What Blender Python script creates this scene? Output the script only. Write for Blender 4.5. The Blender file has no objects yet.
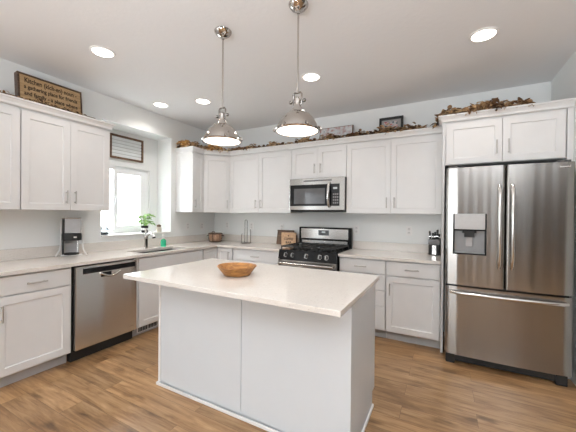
import bpy, bmesh, math, random
from mathutils import Vector, Matrix

# ------------------------------------------------------------------ camera, world, exposure
scene = bpy.context.scene
col = scene.collection
PI = math.pi
H = 2.749            # ceiling
RW = 4.490           # right wall
YR = -9.6            # rear wall
XE = 7.2             # far east wall of the open room behind the camera

yaw, pit, rol, FPX = .4904, -.0051, .0094, 293.46
F = Vector((-math.sin(yaw)*math.cos(pit), math.cos(yaw)*math.cos(pit), math.sin(pit)))
R0 = Vector((math.cos(yaw), math.sin(yaw), 0)); U0 = R0.cross(F)
Rv = R0*math.cos(rol)+U0*math.sin(rol); Uv = U0*math.cos(rol)-R0*math.sin(rol)
cd = bpy.data.cameras.new('camera'); cam = bpy.data.objects.new('camera', cd); col.objects.link(cam)
cd.sensor_fit = 'HORIZONTAL'; cd.sensor_width = 36; cd.lens = 36*FPX/576
cd.clip_start = .05
M = Matrix((Rv, Uv, -F)).transposed().to_4x4(); M.translation = (3.543, -3.9125, 1.3626)
cam.matrix_world = M
scene.camera = cam

vs = scene.view_settings
vs.view_transform = 'Standard'; vs.look = 'None'; vs.gamma = 1; vs.use_curve_mapping = False
vs.exposure = 0.2

world = bpy.data.worlds.new('world'); scene.world = world; world.use_nodes = True
bg = world.node_tree.nodes['Background']
bg.inputs[0].default_value = (.90, .96, 1, 1); bg.inputs[1].default_value = 1.1
scene.cycles.max_bounces = 10
scene.cycles.diffuse_bounces = 6
scene.cycles.sample_clamp_indirect = 6

def area(name, loc, target, sx, sy, power, color=(1, 1, 1), shape='RECTANGLE', portal=False):
    l = bpy.data.lights.new(name, 'AREA'); l.shape = shape; l.size = sx
    if shape in ('RECTANGLE', 'ELLIPSE'): l.size_y = sy
    l.energy = power; l.color = color
    o = bpy.data.objects.new(name, l); col.objects.link(o); o.location = loc
    o.rotation_euler = (Vector(target)-Vector(loc)).to_track_quat('-Z', 'Y').to_euler()
    if portal: l.cycles.is_portal = True
    return o
DAY = (.91, .965, 1)
# daylight through the openings
P_SINK, P_REAR, P_PATIO, P_CAN, P_PEND, P_UPA, P_UPB = 140, 90, 35, 3.1, 0.9, 70, 165
area('daylight_sink_window', (-.46, -1.43, 1.55), (1, -1.43, 1.5), .72, .88, P_SINK, DAY)
area('daylight_rear_window', (1.45, YR-.16, 1.35), (1.45, 0, 1.3), 2.1, 1.9, P_REAR, DAY)
area('daylight_patio_door', (-.50, -5.55, 1.1), (2, -5.55, 1.0), 1.9, 2.0, P_PATIO, DAY)
UPC = (.93, .965, 1)
area('added_fill_uplight', (2.7, -5.0, 1.45), (2.7, -5.0, 3), .5, .5, P_UPA, UPC, 'DISK')  # added fill bounced off the ceiling like a flash, no fixture there
area('added_fill_uplight', (4.6, -4.9, 1.85), (4.6, -4.9, 3), .4, .4, P_UPB, UPC, 'DISK')  # second added bounce fill, out of view

# ------------------------------------------------------------------ materials
def nodes_of(m): return m.node_tree.nodes, m.node_tree.links
def mat(name, c, rough=.5, streak=0, metal=0, spec=.5, noise=0, nscale=30, bump=0, bscale=60, emit=0, trans=0, coat=0, aniso=0, tangent=None, ior=1.45, stretch=(1, 1, 1)):
    m = bpy.data.materials.new(name); m.use_nodes = True
    N, L = nodes_of(m); p = N['Principled BSDF']
    p.inputs['Base Color'].default_value = (*c, 1)
    p.inputs['Roughness'].default_value = rough; p.inputs['Metallic'].default_value = metal
    p.inputs['Specular IOR Level'].default_value = spec; p.inputs['IOR'].default_value = ior
    if emit: p.inputs['Emission Color'].default_value = (*c, 1); p.inputs['Emission Strength'].default_value = emit
    if trans: p.inputs['Transmission Weight'].default_value = trans
    if coat: p.inputs['Coat Weight'].default_value = coat; p.inputs['Coat Roughness'].default_value = .05
    tc = N.new('ShaderNodeTexCoord'); mp = N.new('ShaderNodeMapping'); mp.inputs['Scale'].default_value = stretch
    L.new(tc.outputs['Object'], mp.inputs[0])
    if noise:
        n = N.new('ShaderNodeTexNoise'); n.inputs['Scale'].default_value = nscale; n.inputs['Detail'].default_value = 4
        r = N.new('ShaderNodeMapRange'); r.inputs['To Min'].default_value = 1-noise; r.inputs['To Max'].default_value = 1+noise
        r.inputs['From Min'].default_value = .3; r.inputs['From Max'].default_value = .7
        mx = N.new('ShaderNodeVectorMath'); mx.operation = 'SCALE'; mx.inputs[0].default_value = c
        L.new(mp.outputs[0], n.inputs['Vector']); L.new(n.outputs['Fac'], r.inputs['Value'])
        L.new(r.outputs[0], mx.inputs['Scale']); L.new(mx.outputs[0], p.inputs['Base Color'])
    if bump:
        n = N.new('ShaderNodeTexNoise'); n.inputs['Scale'].default_value = bscale; n.inputs['Detail'].default_value = 3
        b = N.new('ShaderNodeBump'); b.inputs['Strength'].default_value = bump; b.inputs['Distance'].default_value = .004
        L.new(mp.outputs[0], n.inputs['Vector']); L.new(n.outputs['Fac'], b.inputs['Height']); L.new(b.outputs[0], p.inputs['Normal'])
    if streak:
        m2 = N.new('ShaderNodeMapping'); m2.inputs['Scale'].default_value = (4.5, 4.5, .10); L.new(tc.outputs['Object'], m2.inputs[0])
        n = N.new('ShaderNodeTexNoise'); n.inputs['Scale'].default_value = 1; n.inputs['Detail'].default_value = 2
        b = N.new('ShaderNodeBump'); b.inputs['Strength'].default_value = 1; b.inputs['Distance'].default_value = streak
        L.new(m2.outputs[0], n.inputs['Vector']); L.new(n.outputs['Fac'], b.inputs['Height']); L.new(b.outputs[0], p.inputs['Normal'])
    if aniso:
        p.inputs['Anisotropic'].default_value = aniso
        if tangent:
            cx = N.new('ShaderNodeCombineXYZ')
            for k in range(3): cx.inputs[k].default_value = tangent[k]
            L.new(cx.outputs[0], p.inputs['Tangent'])
    return m

def ramp(N, stops):
    r = N.new('ShaderNodeValToRGB'); e = r.color_ramp.elements
    while len(e) < len(stops): e.new(.5)
    for el, (p, c) in zip(e, stops): el.position = p; el.color = (*c, 1)
    return r

def mat_floor():
    m = bpy.data.materials.new('oak_plank_floor'); m.use_nodes = True
    N, L = nodes_of(m); p = N['Principled BSDF']
    tc = N.new('ShaderNodeTexCoord')
    br = N.new('ShaderNodeTexBrick'); br.offset = .37; br.offset_frequency = 2
    br.inputs['Color1'].default_value = (0, 0, 0, 1); br.inputs['Color2'].default_value = (1, 1, 1, 1); br.inputs['Mortar'].default_value = (.5, .5, .5, 1)
    br.inputs['Scale'].default_value = 1; br.inputs['Mortar Size'].default_value = .0010; br.inputs['Mortar Smooth'].default_value = .1
    br.inputs['Brick Width'].default_value = 1.25; br.inputs['Row Height'].default_value = .152; br.inputs['Bias'].default_value = 0
    L.new(tc.outputs['Object'], br.inputs['Vector'])
    # grain coordinates shifted plank by plank
    sc = N.new('ShaderNodeVectorMath'); sc.operation = 'SCALE'; sc.inputs['Scale'].default_value = 7.3
    L.new(br.outputs['Color'], sc.inputs[0])
    ad = N.new('ShaderNodeVectorMath'); L.new(tc.outputs['Object'], ad.inputs[0]); L.new(sc.outputs[0], ad.inputs[1])
    mp = N.new('ShaderNodeMapping'); mp.inputs['Scale'].default_value = (1.2, 13, 1); L.new(ad.outputs[0], mp.inputs[0])
    g = N.new('ShaderNodeTexNoise'); g.inputs['Scale'].default_value = 2.2; g.inputs['Detail'].default_value = 8; g.inputs['Roughness'].default_value = .65; g.inputs['Distortion'].default_value = .5
    L.new(mp.outputs[0], g.inputs['Vector'])
    mp2 = N.new('ShaderNodeMapping'); mp2.inputs['Scale'].default_value = (1.6, 4.2, 1); L.new(ad.outputs[0], mp2.inputs[0])
    b = N.new('ShaderNodeTexNoise'); b.inputs['Scale'].default_value = 2.2; b.inputs['Detail'].default_value = 6; L.new(mp2.outputs[0], b.inputs['Vector'])
    rg = ramp(N, [(.22, (.115, .056, .024)), (.42, (.29, .163, .075)), (.58, (.40, .243, .120)), (.78, (.53, .355, .20))])
    L.new(g.outputs['Fac'], rg.inputs[0])
    # dark knots / smudges
    rk = ramp(N, [(.27, (.30, .25, .21)), (.36, (.72, .68, .64)), (.46, (1, 1, 1)), (1, (1.08, 1.06, 1.02))]); L.new(b.outputs['Fac'], rk.inputs[0])
    mu = N.new('ShaderNodeMix'); mu.data_type = 'RGBA'; mu.blend_type = 'MULTIPLY'; mu.inputs[0].default_value = .8
    L.new(rg.outputs[0], mu.inputs[6]); L.new(rk.outputs[0], mu.inputs[7])
    tone = ramp(N, [(0, (.78, .76, .74)), (.5, (1, 1, 1)), (1, (1.2, 1.18, 1.15))]); L.new(br.outputs['Color'], tone.inputs[0])
    m2 = N.new('ShaderNodeMix'); m2.data_type = 'RGBA'; m2.blend_type = 'MULTIPLY'; m2.inputs[0].default_value = 1
    L.new(mu.outputs[2], m2.inputs[6]); L.new(tone.outputs[0], m2.inputs[7])
    m3 = N.new('ShaderNodeMix'); m3.data_type = 'RGBA'; L.new(br.outputs['Fac'], m3.inputs[0])
    L.new(m2.outputs[2], m3.inputs[6]); m3.inputs[7].default_value = (.13, .075, .04, 1)
    L.new(m3.outputs[2], p.inputs['Base Color'])
    p.inputs['Roughness'].default_value = .30
    bp = N.new('ShaderNodeBump'); bp.inputs['Strength'].default_value = .12; bp.inputs['Distance'].default_value = .003
    L.new(g.outputs['Fac'], bp.inputs['Height']); L.new(bp.outputs[0], p.inputs['Normal'])
    return m

def mat_quartz():
    m = bpy.data.materials.new('speckled_quartz'); m.use_nodes = True
    N, L = nodes_of(m); p = N['Principled BSDF']
    tc = N.new('ShaderNodeTexCoord')
    v = N.new('ShaderNodeTexVoronoi'); v.inputs['Scale'].default_value = 160; L.new(tc.outputs['Object'], v.inputs['Vector'])
    n = N.new('ShaderNodeTexNoise'); n.inputs['Scale'].default_value = 9; n.inputs['Detail'].default_value = 6; L.new(tc.outputs['Object'], n.inputs['Vector'])
    r = ramp(N, [(0, (.60, .55, .50)), (.18, (.735, .695, .65)), (.8, (.768, .727, .682)), (1, (.80, .77, .735))])
    L.new(v.outputs['Color'], r.inputs[0])
    r2 = ramp(N, [(.3, (.975, .972, .968)), (.7, (1, 1, 1))]); L.new(n.outputs['Fac'], r2.inputs[0])
    mu = N.new('ShaderNodeMix'); mu.data_type = 'RGBA'; mu.blend_type = 'MULTIPLY'; mu.inputs[0].default_value = 1
    L.new(r.outputs[0], mu.inputs[6]); L.new(r2.outputs[0], mu.inputs[7]); L.new(mu.outputs[2], p.inputs['Base Color'])
    p.inputs['Roughness'].default_value = .14; p.inputs['Specular IOR Level'].default_value = .55
    return m

def mat_wood(name, c1, c2, rough=.5, stretch=(2, 14, 14), scale=3):
    m = bpy.data.materials.new(name); m.use_nodes = True
    N, L = nodes_of(m); p = N['Principled BSDF']
    tc = N.new('ShaderNodeTexCoord'); mp = N.new('ShaderNodeMapping'); mp.inputs['Scale'].default_value = stretch
    L.new(tc.outputs['Object'], mp.inputs[0])
    n = N.new('ShaderNodeTexNoise'); n.inputs['Scale'].default_value = scale; n.inputs['Detail'].default_value = 7; n.inputs['Distortion'].default_value = 1
    L.new(mp.outputs[0], n.inputs['Vector'])
    r = ramp(N, [(.32, c1), (.68, c2)]); L.new(n.outputs['Fac'], r.inputs[0]); L.new(r.outputs[0], p.inputs['Base Color'])
    p.inputs['Roughness'].default_value = rough
    return m

def mat_blobs(name, stops, scale=12, rough=.5, kind='noise'):
    m = bpy.data.materials.new(name); m.use_nodes = True
    N, L = nodes_of(m); p = N['Principled BSDF']; tc = N.new('ShaderNodeTexCoord')
    if kind == 'noise':
        n = N.new('ShaderNodeTexNoise'); n.inputs['Scale'].default_value = scale; n.inputs['Detail'].default_value = 2; out = n.outputs['Fac']
    else:
        n = N.new('ShaderNodeTexVoronoi'); n.inputs['Scale'].default_value = scale; out = n.outputs['Color']
    L.new(tc.outputs['Object'], n.inputs['Vector'])
    r = ramp(N, stops); L.new(out, r.inputs[0]); L.new(r.outputs[0], p.inputs['Base Color'])
    p.inputs['Roughness'].default_value = rough
    return m

WALL = mat('wall_paint', (.80, .815, .81), .85, bump=.08, bscale=120)
EASTDARK = mat('east_wall_paint', (.16, .145, .13), .85, bump=.05)  # unseen wall painted dark so the refrigerator's right side reflects darkness
TAUPE = mat('taupe_rear_wall', (.34, .315, .29), .85, bump=.05)  # taupe chosen to darken what the steel fronts reflect
DARKWALL = mat('dark_reflection_wall', (.05, .045, .04), .8, bump=.05)  # dark colour stands in for dimness reflected in the refrigerator
CEIL = mat('ceiling_paint', (.785, .79, .80), .9, bump=.35, bscale=28)
FLOOR = mat_floor()
QUARTZ = mat_quartz()
CAB = mat('cabinet_white', (.755, .755, .755), .34, noise=.012, nscale=8)
CABIN = mat('cabinet_inside', (.45, .43, .41), .6, noise=.02)
ISLE = mat('island_white', (.645, .68, .71), .4, noise=.01, nscale=6)
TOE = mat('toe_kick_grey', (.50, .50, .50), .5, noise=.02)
TRIM = mat('trim_white', (.85, .845, .84), .35, noise=.01)
VINYL = mat('window_vinyl', (.86, .87, .88), .3, noise=.01)
NICKEL = mat('brushed_nickel', (.50, .48, .46), .32, metal=1, noise=.03)
CHROME = mat('polished_nickel', (.52, .49, .46), .10, metal=1, noise=.03, nscale=12)
DARKNICKEL = mat('aged_nickel', (.27, .25, .235), .22, metal=1, noise=.05)
STEEL = mat('stainless_front', (.35, .337, .32), .20, streak=.013, metal=1, noise=.03, nscale=4, stretch=(.6, .6, 60), aniso=.85, tangent=(0, 0, 1))
STEELP = mat('stainless_plain', (.50, .49, .475), .22, metal=1, noise=.03, nscale=4, stretch=(.6, .6, 60), aniso=.8, tangent=(0, 0, 1))
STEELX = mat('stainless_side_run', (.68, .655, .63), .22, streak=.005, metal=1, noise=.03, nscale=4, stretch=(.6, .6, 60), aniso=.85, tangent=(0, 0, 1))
STEELH = mat('stainless_handle', (.66, .64, .62), .2, metal=1, noise=.02)
DARKSTEEL = mat('fridge_case_grey', (.10, .10, .10), .5, metal=.3, noise=.03)
BLACK = mat('black_enamel', (.010, .010, .011), .16, spec=.28, noise=.1)
BLACKM = mat('black_matte', (.02, .02, .02), .55, noise=.1)
BLACKG = mat('black_glass', (.02, .02, .022), .05, spec=.8, noise=.05)
MWGLASS = mat('oven_window_glass', (.09, .09, .095), .08, spec=.8, noise=.05)
IRON = mat('cast_iron', (.025, .025, .025), .6, bump=.2)
PLASTIC = mat('white_plastic', (.82, .81, .80), .35, noise=.01)
GLASS = mat('clear_glass', (.96, .98, .98), .02, trans=1, noise=0, ior=1.45)
LENS = mat('lamp_lens', (1, .93, .84), .4, emit=7)
DOMEIN = mat('dome_diffuser', (1, .90, .80), .4, emit=2.6)
SIGNWOOD = mat_wood('sign_tan_wood', (.33, .21, .10), (.50, .345, .18), .6, (3, 3, 20))
DARKWOOD = mat_wood('dark_walnut', (.045, .024, .014), (.11, .06, .035), .5)
FRAMEWOOD = mat_wood('frame_brown_wood', (.085, .045, .024), (.17, .095, .052), .5)
BOWLWOOD = mat_wood('bowl_wood', (.22, .085, .02), (.52, .25, .07), .4, (3, 9, 9), 4)
CRATEWOOD = mat_wood('pale_crate_wood', (.45, .27, .15), (.62, .41, .25), .55, (10, 2, 14))
INK = mat('sign_ink', (.05, .028, .015), .7, noise=.05)
SLAT = mat('white_slats', (.74, .77, .78), .5, noise=.05, nscale=10)
LEAF = mat_blobs('dried_leaves', [(.1, (.16, .08, .035)), (.4, (.38, .225, .11)), (.65, (.54, .37, .20)), (.95, (.68, .52, .33))], 9, .7, 'vor')
LEAFD = mat_blobs('dark_dried_leaves', [(.1, (.055, .03, .017)), (.5, (.18, .10, .05)), (.9, (.40, .27, .14))], 14, .7, 'vor')
GOLD = mat_blobs('golden_petals', [(.1, (.30, .13, .03)), (.5, (.60, .33, .10)), (.9, (.78, .55, .24))], 20, .7, 'vor')
CONE = mat('pine_cone', (.09, .05, .028), .8, bump=.6, bscale=80)
VINE = mat('vine_bark', (.10, .06, .03), .8, noise=.3)
GREEN = mat('plant_green', (.20, .36, .09), .5, noise=.35, nscale=25)
SOAP = mat('green_soap', (.03, .50, .27), .15, noise=.05, coat=.5)
FLORAL = mat_blobs('floral_print', [(.30, (.30, .05, .05)), (.40, (.55, .42, .40)), (.52, (.60, .61, .62)), (.66, (.68, .68, .67)), (.74, (.16, .18, .26))], 16, .5)
PHOTO = mat_blobs('photo_print', [(.30, (.05, .06, .09)), (.42, (.32, .34, .36)), (.52, (.60, .56, .54)), (.60, (.62, .22, .2)), (.7, (.25, .03, .04))], 26, .35)
BASKET = mat_wood('basket_copper', (.22, .11, .06), (.45, .27, .17), .5, (30, 30, 6))
BLUEGREY = mat('terrarium_wire', (.25, .30, .33), .3, metal=.7, noise=.05)
SOIL = mat('dark_pebbles', (.03, .035, .04), .8, bump=.6, bscale=120)
SMOKE = mat('smoky_tank', (.46, .46, .47), .12, spec=.6, noise=.06, nscale=15)
BURGUNDY = mat('grey_block', (.17, .17, .175), .45, noise=.05)

# ------------------------------------------------------------------ mesh builder
class MB:
    def __init__(s): s.v = []; s.f = []
    def add(s, vs, fs, mtx=None):
        n = len(s.v)
        s.v += [tuple(mtx @ Vector(p)) if mtx else tuple(p) for p in vs]
        s.f += [tuple(i+n for i in f) for f in fs]; return s
    def box(s, x0, x1, y0, y1, z0, z1, bev=0, mtx=None):
        if bev:
            bm = bmesh.new(); bmesh.ops.create_cube(bm, size=1)
            for v in bm.verts: v.co = ((x0+x1)/2+v.co.x*(x1-x0), (y0+y1)/2+v.co.y*(y1-y0), (z0+z1)/2+v.co.z*(z1-z0))
            bmesh.ops.bevel(bm, geom=list(bm.edges), offset=bev, segments=2, affect='EDGES', profile=.6)
            return s.bm(bm, mtx)
        v = [(x0, y0, z0), (x1, y0, z0), (x1, y1, z0), (x0, y1, z0), (x0, y0, z1), (x1, y0, z1), (x1, y1, z1), (x0, y1, z1)]
        return s.add(v, [(3, 2, 1, 0), (4, 5, 6, 7), (0, 1, 5, 4), (1, 2, 6, 5), (2, 3, 7, 6), (3, 0, 4, 7)], mtx)
    def bm(s, bm, mtx=None):
        bm.verts.index_update()
        s.add([v.co.copy() for v in bm.verts], [[v.index for v in f.verts] for f in bm.faces], mtx); bm.free(); return s
    def lathe(s, prof, seg=32, c=(0, 0, 0), mtx=None, sx=1, sy=1, ring=False):
        vs = []; fs = []; n = len(prof)
        for i in range(seg):
            a = 2*PI*i/seg
            for r, z in prof: vs.append((c[0]+r*sx*math.cos(a), c[1]+r*sy*math.sin(a), c[2]+z))
        for i in range(seg):
            j = (i+1) % seg
            for k in range(n-1): fs.append((i*n+k, j*n+k, j*n+k+1, i*n+k+1))
        if ring:
            for i in range(seg):
                j = (i+1) % seg; fs.append((i*n+n-1, j*n+n-1, j*n, i*n))
        if prof[0][0] > 1e-6 and not ring: fs.append(tuple(i*n for i in range(seg))[::-1])
        if prof[-1][0] > 1e-6 and not ring: fs.append(tuple(i*n+n-1 for i in range(seg)))
        return s.add(vs, fs, mtx)
    def tube(s, pts, r, seg=8, closed=False, mtx=None):
        pts = [Vector(p) for p in pts]; n = len(pts); vs = []; fs = []
        rr = r if isinstance(r, (list, tuple)) else [r]*n
        up = None
        for i, p in enumerate(pts):
            a = pts[i-1] if i > 0 else (pts[-1] if closed else p)
            b = pts[i+1] if i < n-1 else (pts[0] if closed else p)
            t = (b-a).normalized()
            if up is None: up = t.orthogonal().normalized()
            up = (up-t*up.dot(t)); up = up.normalized() if up.length > 1e-6 else t.orthogonal().normalized()
            w = t.cross(up)
            for k in range(seg):
                an = 2*PI*k/seg; vs.append(p+(up*math.cos(an)+w*math.sin(an))*rr[i])
        m = n if closed else n-1
        for i in range(m):
            j = (i+1) % n
            for k in range(seg):
                l = (k+1) % seg; fs.append((i*seg+k, i*seg+l, j*seg+l, j*seg+k))
        if not closed: fs += [tuple(range(seg))[::-1], tuple((n-1)*seg+k for k in range(seg))]
        return s.add(vs, fs, mtx)
    def prism(s, poly, z0, z1, mtx=None):      # plan polygon (counter-clockwise) extruded up
        n = len(poly); vs = [(x, y, z0) for x, y in poly]+[(x, y, z1) for x, y in poly]
        fs = [tuple(range(n))[::-1], tuple(range(n, 2*n))]+[(i, (i+1) % n, n+(i+1) % n, n+i) for i in range(n)]
        return s.add(vs, fs, mtx)
    def sphere(s, r, c=(0, 0, 0), seg=16, sz=1, sx=1, sy=1, mtx=None):
        k = max(6, seg//2); prof = [(r*math.sin(PI*i/k), -r*sz*math.cos(PI*i/k)) for i in range(k+1)]
        prof[0] = (0, prof[0][1]); prof[-1] = (0, prof[-1][1])
        return s.lathe(prof, seg, c, mtx, sx, sy)
    def shaker(s, x0, x1, z0, z1, yf, th=.02, rail=.058, rec=.009, mtx=None):
        """door with a recessed flat panel; front at y = yf, facing -y"""
        yb = yf+th; r = rail; b = .005; e = .0015
        def ring(i, y): return [(x0+i, y, z0+i), (x1-i, y, z0+i), (x1-i, y, z1-i), (x0+i, y, z1-i)]
        rings = [ring(0, yb), ring(0, yf+e), ring(e, yf), ring(r, yf), ring(r+b*.4, yf+rec*.8), ring(r+b, yf+rec)]
        vs = [p for q in rings for p in q]; fs = [(3, 2, 1, 0)]
        for k in range(5):
            for i in range(4):
                j = (i+1) % 4; fs.append((k*4+i, k*4+j, k*4+4+j, k*4+4+i))
        fs.append((20, 21, 22, 23))
        return s.add(vs, fs, mtx)
    def build(s, name, m, parent=None, smooth=False, auto=None):
        me = bpy.data.meshes.new(name); me.from_pydata(s.v, [], s.f)
        bm = bmesh.new(); bm.from_mesh(me)
        bmesh.ops.remove_doubles(bm, verts=bm.verts, dist=1e-6)
        bmesh.ops.recalc_face_normals(bm, faces=bm.faces); bm.to_mesh(me); bm.free()
        me.materials.append(m)
        if smooth:
            for p in me.polygons: p.use_smooth = True
            try: me.set_sharp_from_angle(angle=math.radians(auto or 38))
            except Exception: pass
        o = bpy.data.objects.new(name, me); col.objects.link(o)
        if parent: o.parent = parent
        return o

def tag(o, label, cat, group=None):
    o['label'] = label; o['category'] = cat
    if group: o['group'] = group
    return o
def thing(name, label, cat, loc=(0, 0, 0), rz=0, group=None):
    o = bpy.data.objects.new(name, None); col.objects.link(o); o.empty_display_size = .1
    o.location = loc; o.rotation_euler = (0, 0, rz)
    return tag(o, label, cat, group)
def struct(o): o['kind'] = 'structure'; return o
def copy_tree(o, parent=None):
    c = o.copy(); col.objects.link(c)
    if parent: c.parent = parent
    for ch in o.children: copy_tree(ch, c)
    return c
def sweep(path, prof, closed_ends=True):
    """profile (outward, z) swept along a plan path; outward is to the right of the walking direction"""
    mb = MB(); P = [Vector((*p, 0)) for p in path]; n = len(P); k = len(prof); vs = []
    for i, p in enumerate(P):
        d0 = (P[i]-P[i-1]).normalized() if i > 0 else (P[1]-P[0]).normalized()
        d1 = (P[i+1]-P[i]).normalized() if i < n-1 else d0
        n0 = Vector((d0.y, -d0.x, 0)); n1 = Vector((d1.y, -d1.x, 0)); m = (n0+n1).normalized(); m = m/max(.3, m.dot(n0))
        for o, z in prof: vs.append((p.x+m.x*o, p.y+m.y*o, z))
    fs = []
    for i in range(n-1):
        for j in range(k):
            l = (j+1) % k; fs.append((i*k+j, i*k+l, (i+1)*k+l, (i+1)*k+j))
    fs += [tuple(range(k)), tuple((n-1)*k+j for j in range(k))[::-1]]
    mb.add(vs, fs); return mb
def text_mesh(name, body, size, m, parent, loc, rot, extrude=.0008, width=None, align='CENTER', bold=0, spacing=1.0):
    cu = bpy.data.curves.new(name, 'FONT'); cu.body = body; cu.size = size; cu.extrude = extrude; cu.align_x = align; cu.align_y = 'CENTER'; cu.offset = bold
    cu.space_line = spacing
    t = bpy.data.objects.new(name+'_source', cu); col.objects.link(t)
    bpy.context.view_layer.update()
    me = bpy.data.meshes.new_from_object(t.evaluated_get(bpy.context.evaluated_depsgraph_get()))
    col.objects.unlink(t); bpy.data.objects.remove(t)
    if width:
        w = max(v.co.x for v in me.vertices)-min(v.co.x for v in me.vertices); k = width/w
        for v in me.vertices: v.co.x *= k
    me.materials.clear(); me.materials.append(m)
    o = bpy.data.objects.new(name, me); col.objects.link(o); o.parent = parent; o.location = loc; o.rotation_euler = rot
    return o

# ------------------------------------------------------------------ room shell
NY0, NY1, NZ0, NZ1, NX = -1.915, -.925, 1.075, 2.46, -.30       # window niche in the left wall
WY0, WY1, WZ0, WZ1 = -1.80, -1.055, 1.095, 1.985                # window opening
DY0, DY1, DZ1 = -6.5, -4.6, 2.1                                 # patio door opening
XO = -.42
struct(MB().box(XO, XE+.2, YR-.12, .12, -.06, 0).build('floor', FLOOR))
struct(MB().box(XO, XE+.2, YR-.12, .12, H, H+.08).build('ceiling', CEIL))
w = MB()
w.box(XO, 0, NY1, 0, 0, H).box(XO, 0, DY1, NY0, 0, H).box(XO, 0, YR, DY0, 0, H).box(XO, 0, DY0, DY1, DZ1, H)
w.box(XO, 0, NY0, NY1, 0, NZ0).box(XO, 0, NY0, NY1, NZ1, H)
w.box(XO, NX, NY0, WY0, NZ0, NZ1).box(XO, NX, WY1, NY1, NZ0, NZ1).box(XO, NX, WY0, WY1, NZ0, WZ0).box(XO, NX, WY0, WY1, WZ1, NZ1)
struct(w.build('wall_left', WALL))
struct(MB().box(XO, RW+.12, 0, .12, 0, H).build('wall_back', WALL))
struct(MB().box(RW, RW+.12, -1.05, 0, 0, H).box(RW+.12, XE+.2, -1.05, -.93, 0, H).build('wall_right', WALL))
struct(MB().box(XE, XE+.2, YR, -1.05, 0, H).build('wall_east', EASTDARK))
RX0, RX1, RZ0, RZ1 = .4, 2.5, .4, 2.3
GX0, GX1 = 4.25, 4.75        # tall narrow opening added to put a bright streak in the refrigerator doors
w = MB().box(XO, RX0, YR-.12, YR, 0, H).box(RX1, GX0, YR-.12, YR, 0, H).box(GX0, GX1, YR-.12, YR, 0, .25).box(GX0, GX1, YR-.12, YR, 2.3, H).box(GX1, 5.3, YR-.12, YR, 0, H).box(RX0, RX1, YR-.12, YR, 0, RZ0).box(RX0, RX1, YR-.12, YR, RZ1, H)
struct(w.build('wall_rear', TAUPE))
struct(MB().box(5.3, 6.3, YR-.12, YR, 0, H).box(6.3, 6.55, YR-.12, YR, 0, .25).box(6.3, 6.55, YR-.12, YR, 2.3, H).box(6.55, XE+.2, YR-.12, YR, 0, H).build('wall_rear_dark', DARKWALL))  # unseen dark section with a bright slot, added for the refrigerator's reflections

# sink window: fixed frame, sliding sash, two panes
f = MB(); t = .045
fx0, fx1 = -.40, -.325
f.box(fx0, fx1, WY0, WY0+t, WZ0, WZ1, .004).box(fx0, fx1, WY1-t, WY1, WZ0, WZ1, .004).box(fx0, fx1, WY0+t, WY1-t, WZ0, WZ0+t, .004).box(fx0, fx1, WY0+t, WY1-t, WZ1-t, WZ1, .004)
win = struct(f.build('window_1', VINYL))
s = MB(); sy0, sy1 = -1.575, WY1-t; q = .055; sx0, sx1 = -.355, -.318
s.box(sx0, sx1, sy0, sy0+q, WZ0+t, WZ1-t, .004).box(sx0, sx1, sy1-.09, sy1, WZ0+t, WZ1-t, .004).box(sx0, sx1, sy0+q, sy1-.09, WZ0+t, WZ0+t+.05, .004).box(sx0, sx1, sy0+q, sy1-.09, WZ1-t-.05, WZ1-t, .004)
sash = s.build('sash', VINYL, win)
MB().box(-.340, -.336, sy0+q-.004, sy1-.086, WZ0+t+.046, WZ1-t-.046).build('sash_pane', GLASS, sash)
MB().box(-.390, -.386, WY0+t-.004, sy0+q, WZ0+t-.004, WZ1-t+.004).build('fixed_pane', GLASS, win)
MB().box(-.318, -.300, sy0+.02, sy0+.035, 1.50, 1.60, .004).build('latch', VINYL, sash)
struct(MB().box(NX+.001, .018, NY0+.002, NY1-.002, NZ0+.001, NZ0+.02, .005).build('trim_1', TRIM))   # sill board
# patio door and rear window (behind the camera)
f = MB()
for a, b in ((DY0, DY0+.07), (DY0+.92, DY0+.99), (DY1-.07, DY1)): f.box(-.2, -.12, a, b, .02, DZ1)
f.box(-.2, -.12, DY0, DY1, DZ1-.07, DZ1).box(-.2, -.12, DY0, DY1, 0.001, .05)
struct(f.build('door_1', VINYL))
f = MB()
for a in (RX0, RX0+.68, RX0+1.36, RX1-.07): f.box(a, a+.07, YR-.09, YR-.03, RZ0, RZ1)
f.box(RX0, RX1, YR-.09, YR-.03, RZ1-.07, RZ1).box(RX0, RX1, YR-.09, YR-.03, RZ0, RZ0+.07)
struct(f.build('window_2', VINYL))

# ------------------------------------------------------------------ handles and cabinet units
def pull(parent, x, y, z, L, vert, standoff=.03):
    mb = MB(); r = .0058
    if vert:
        mb.tube([(x, y-standoff, z-L/2), (x, y-standoff, z+L/2)], r, 10)
        for d in (-1, 1): mb.tube([(x, y, z+d*(L/2-.016)), (x, y-standoff, z+d*(L/2-.016))], r*.8, 8)
    else:
        mb.tube([(x-L/2, y-standoff, z), (x+L/2, y-standoff, z)], r, 10)
        for d in (-1, 1): mb.tube([(x+d*(L/2-.016), y, z), (x+d*(L/2-.016), y-standoff, z)], r*.8, 8)
    return mb.build('handle', NICKEL, parent, True)
def front(root, kind, x0, x1, z0, z1, D, handle=None, m=None):
    """door / drawer front sitting on the carcass front y = -D; handle (orientation, x, z)"""
    yf = -D-.021
    mb = MB()
    if kind == 'door': mb.shaker(x0, x1, z0, z1, yf)
    else: mb.box(x0, x1, yf, yf+.02, z0, z1, .002)
    o = mb.build('drawer' if kind == 'drawer' else ('false_front' if kind == 'false' else 'door'), m or CAB, root)
    if handle: pull(o, handle[1], yf, handle[2], .125 if handle[0] == 'v' else .135, handle[0] == 'v')
    return o
CABG_U, CABG_B = 'white shaker wall cabinets', 'white shaker base cabinets'
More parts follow.
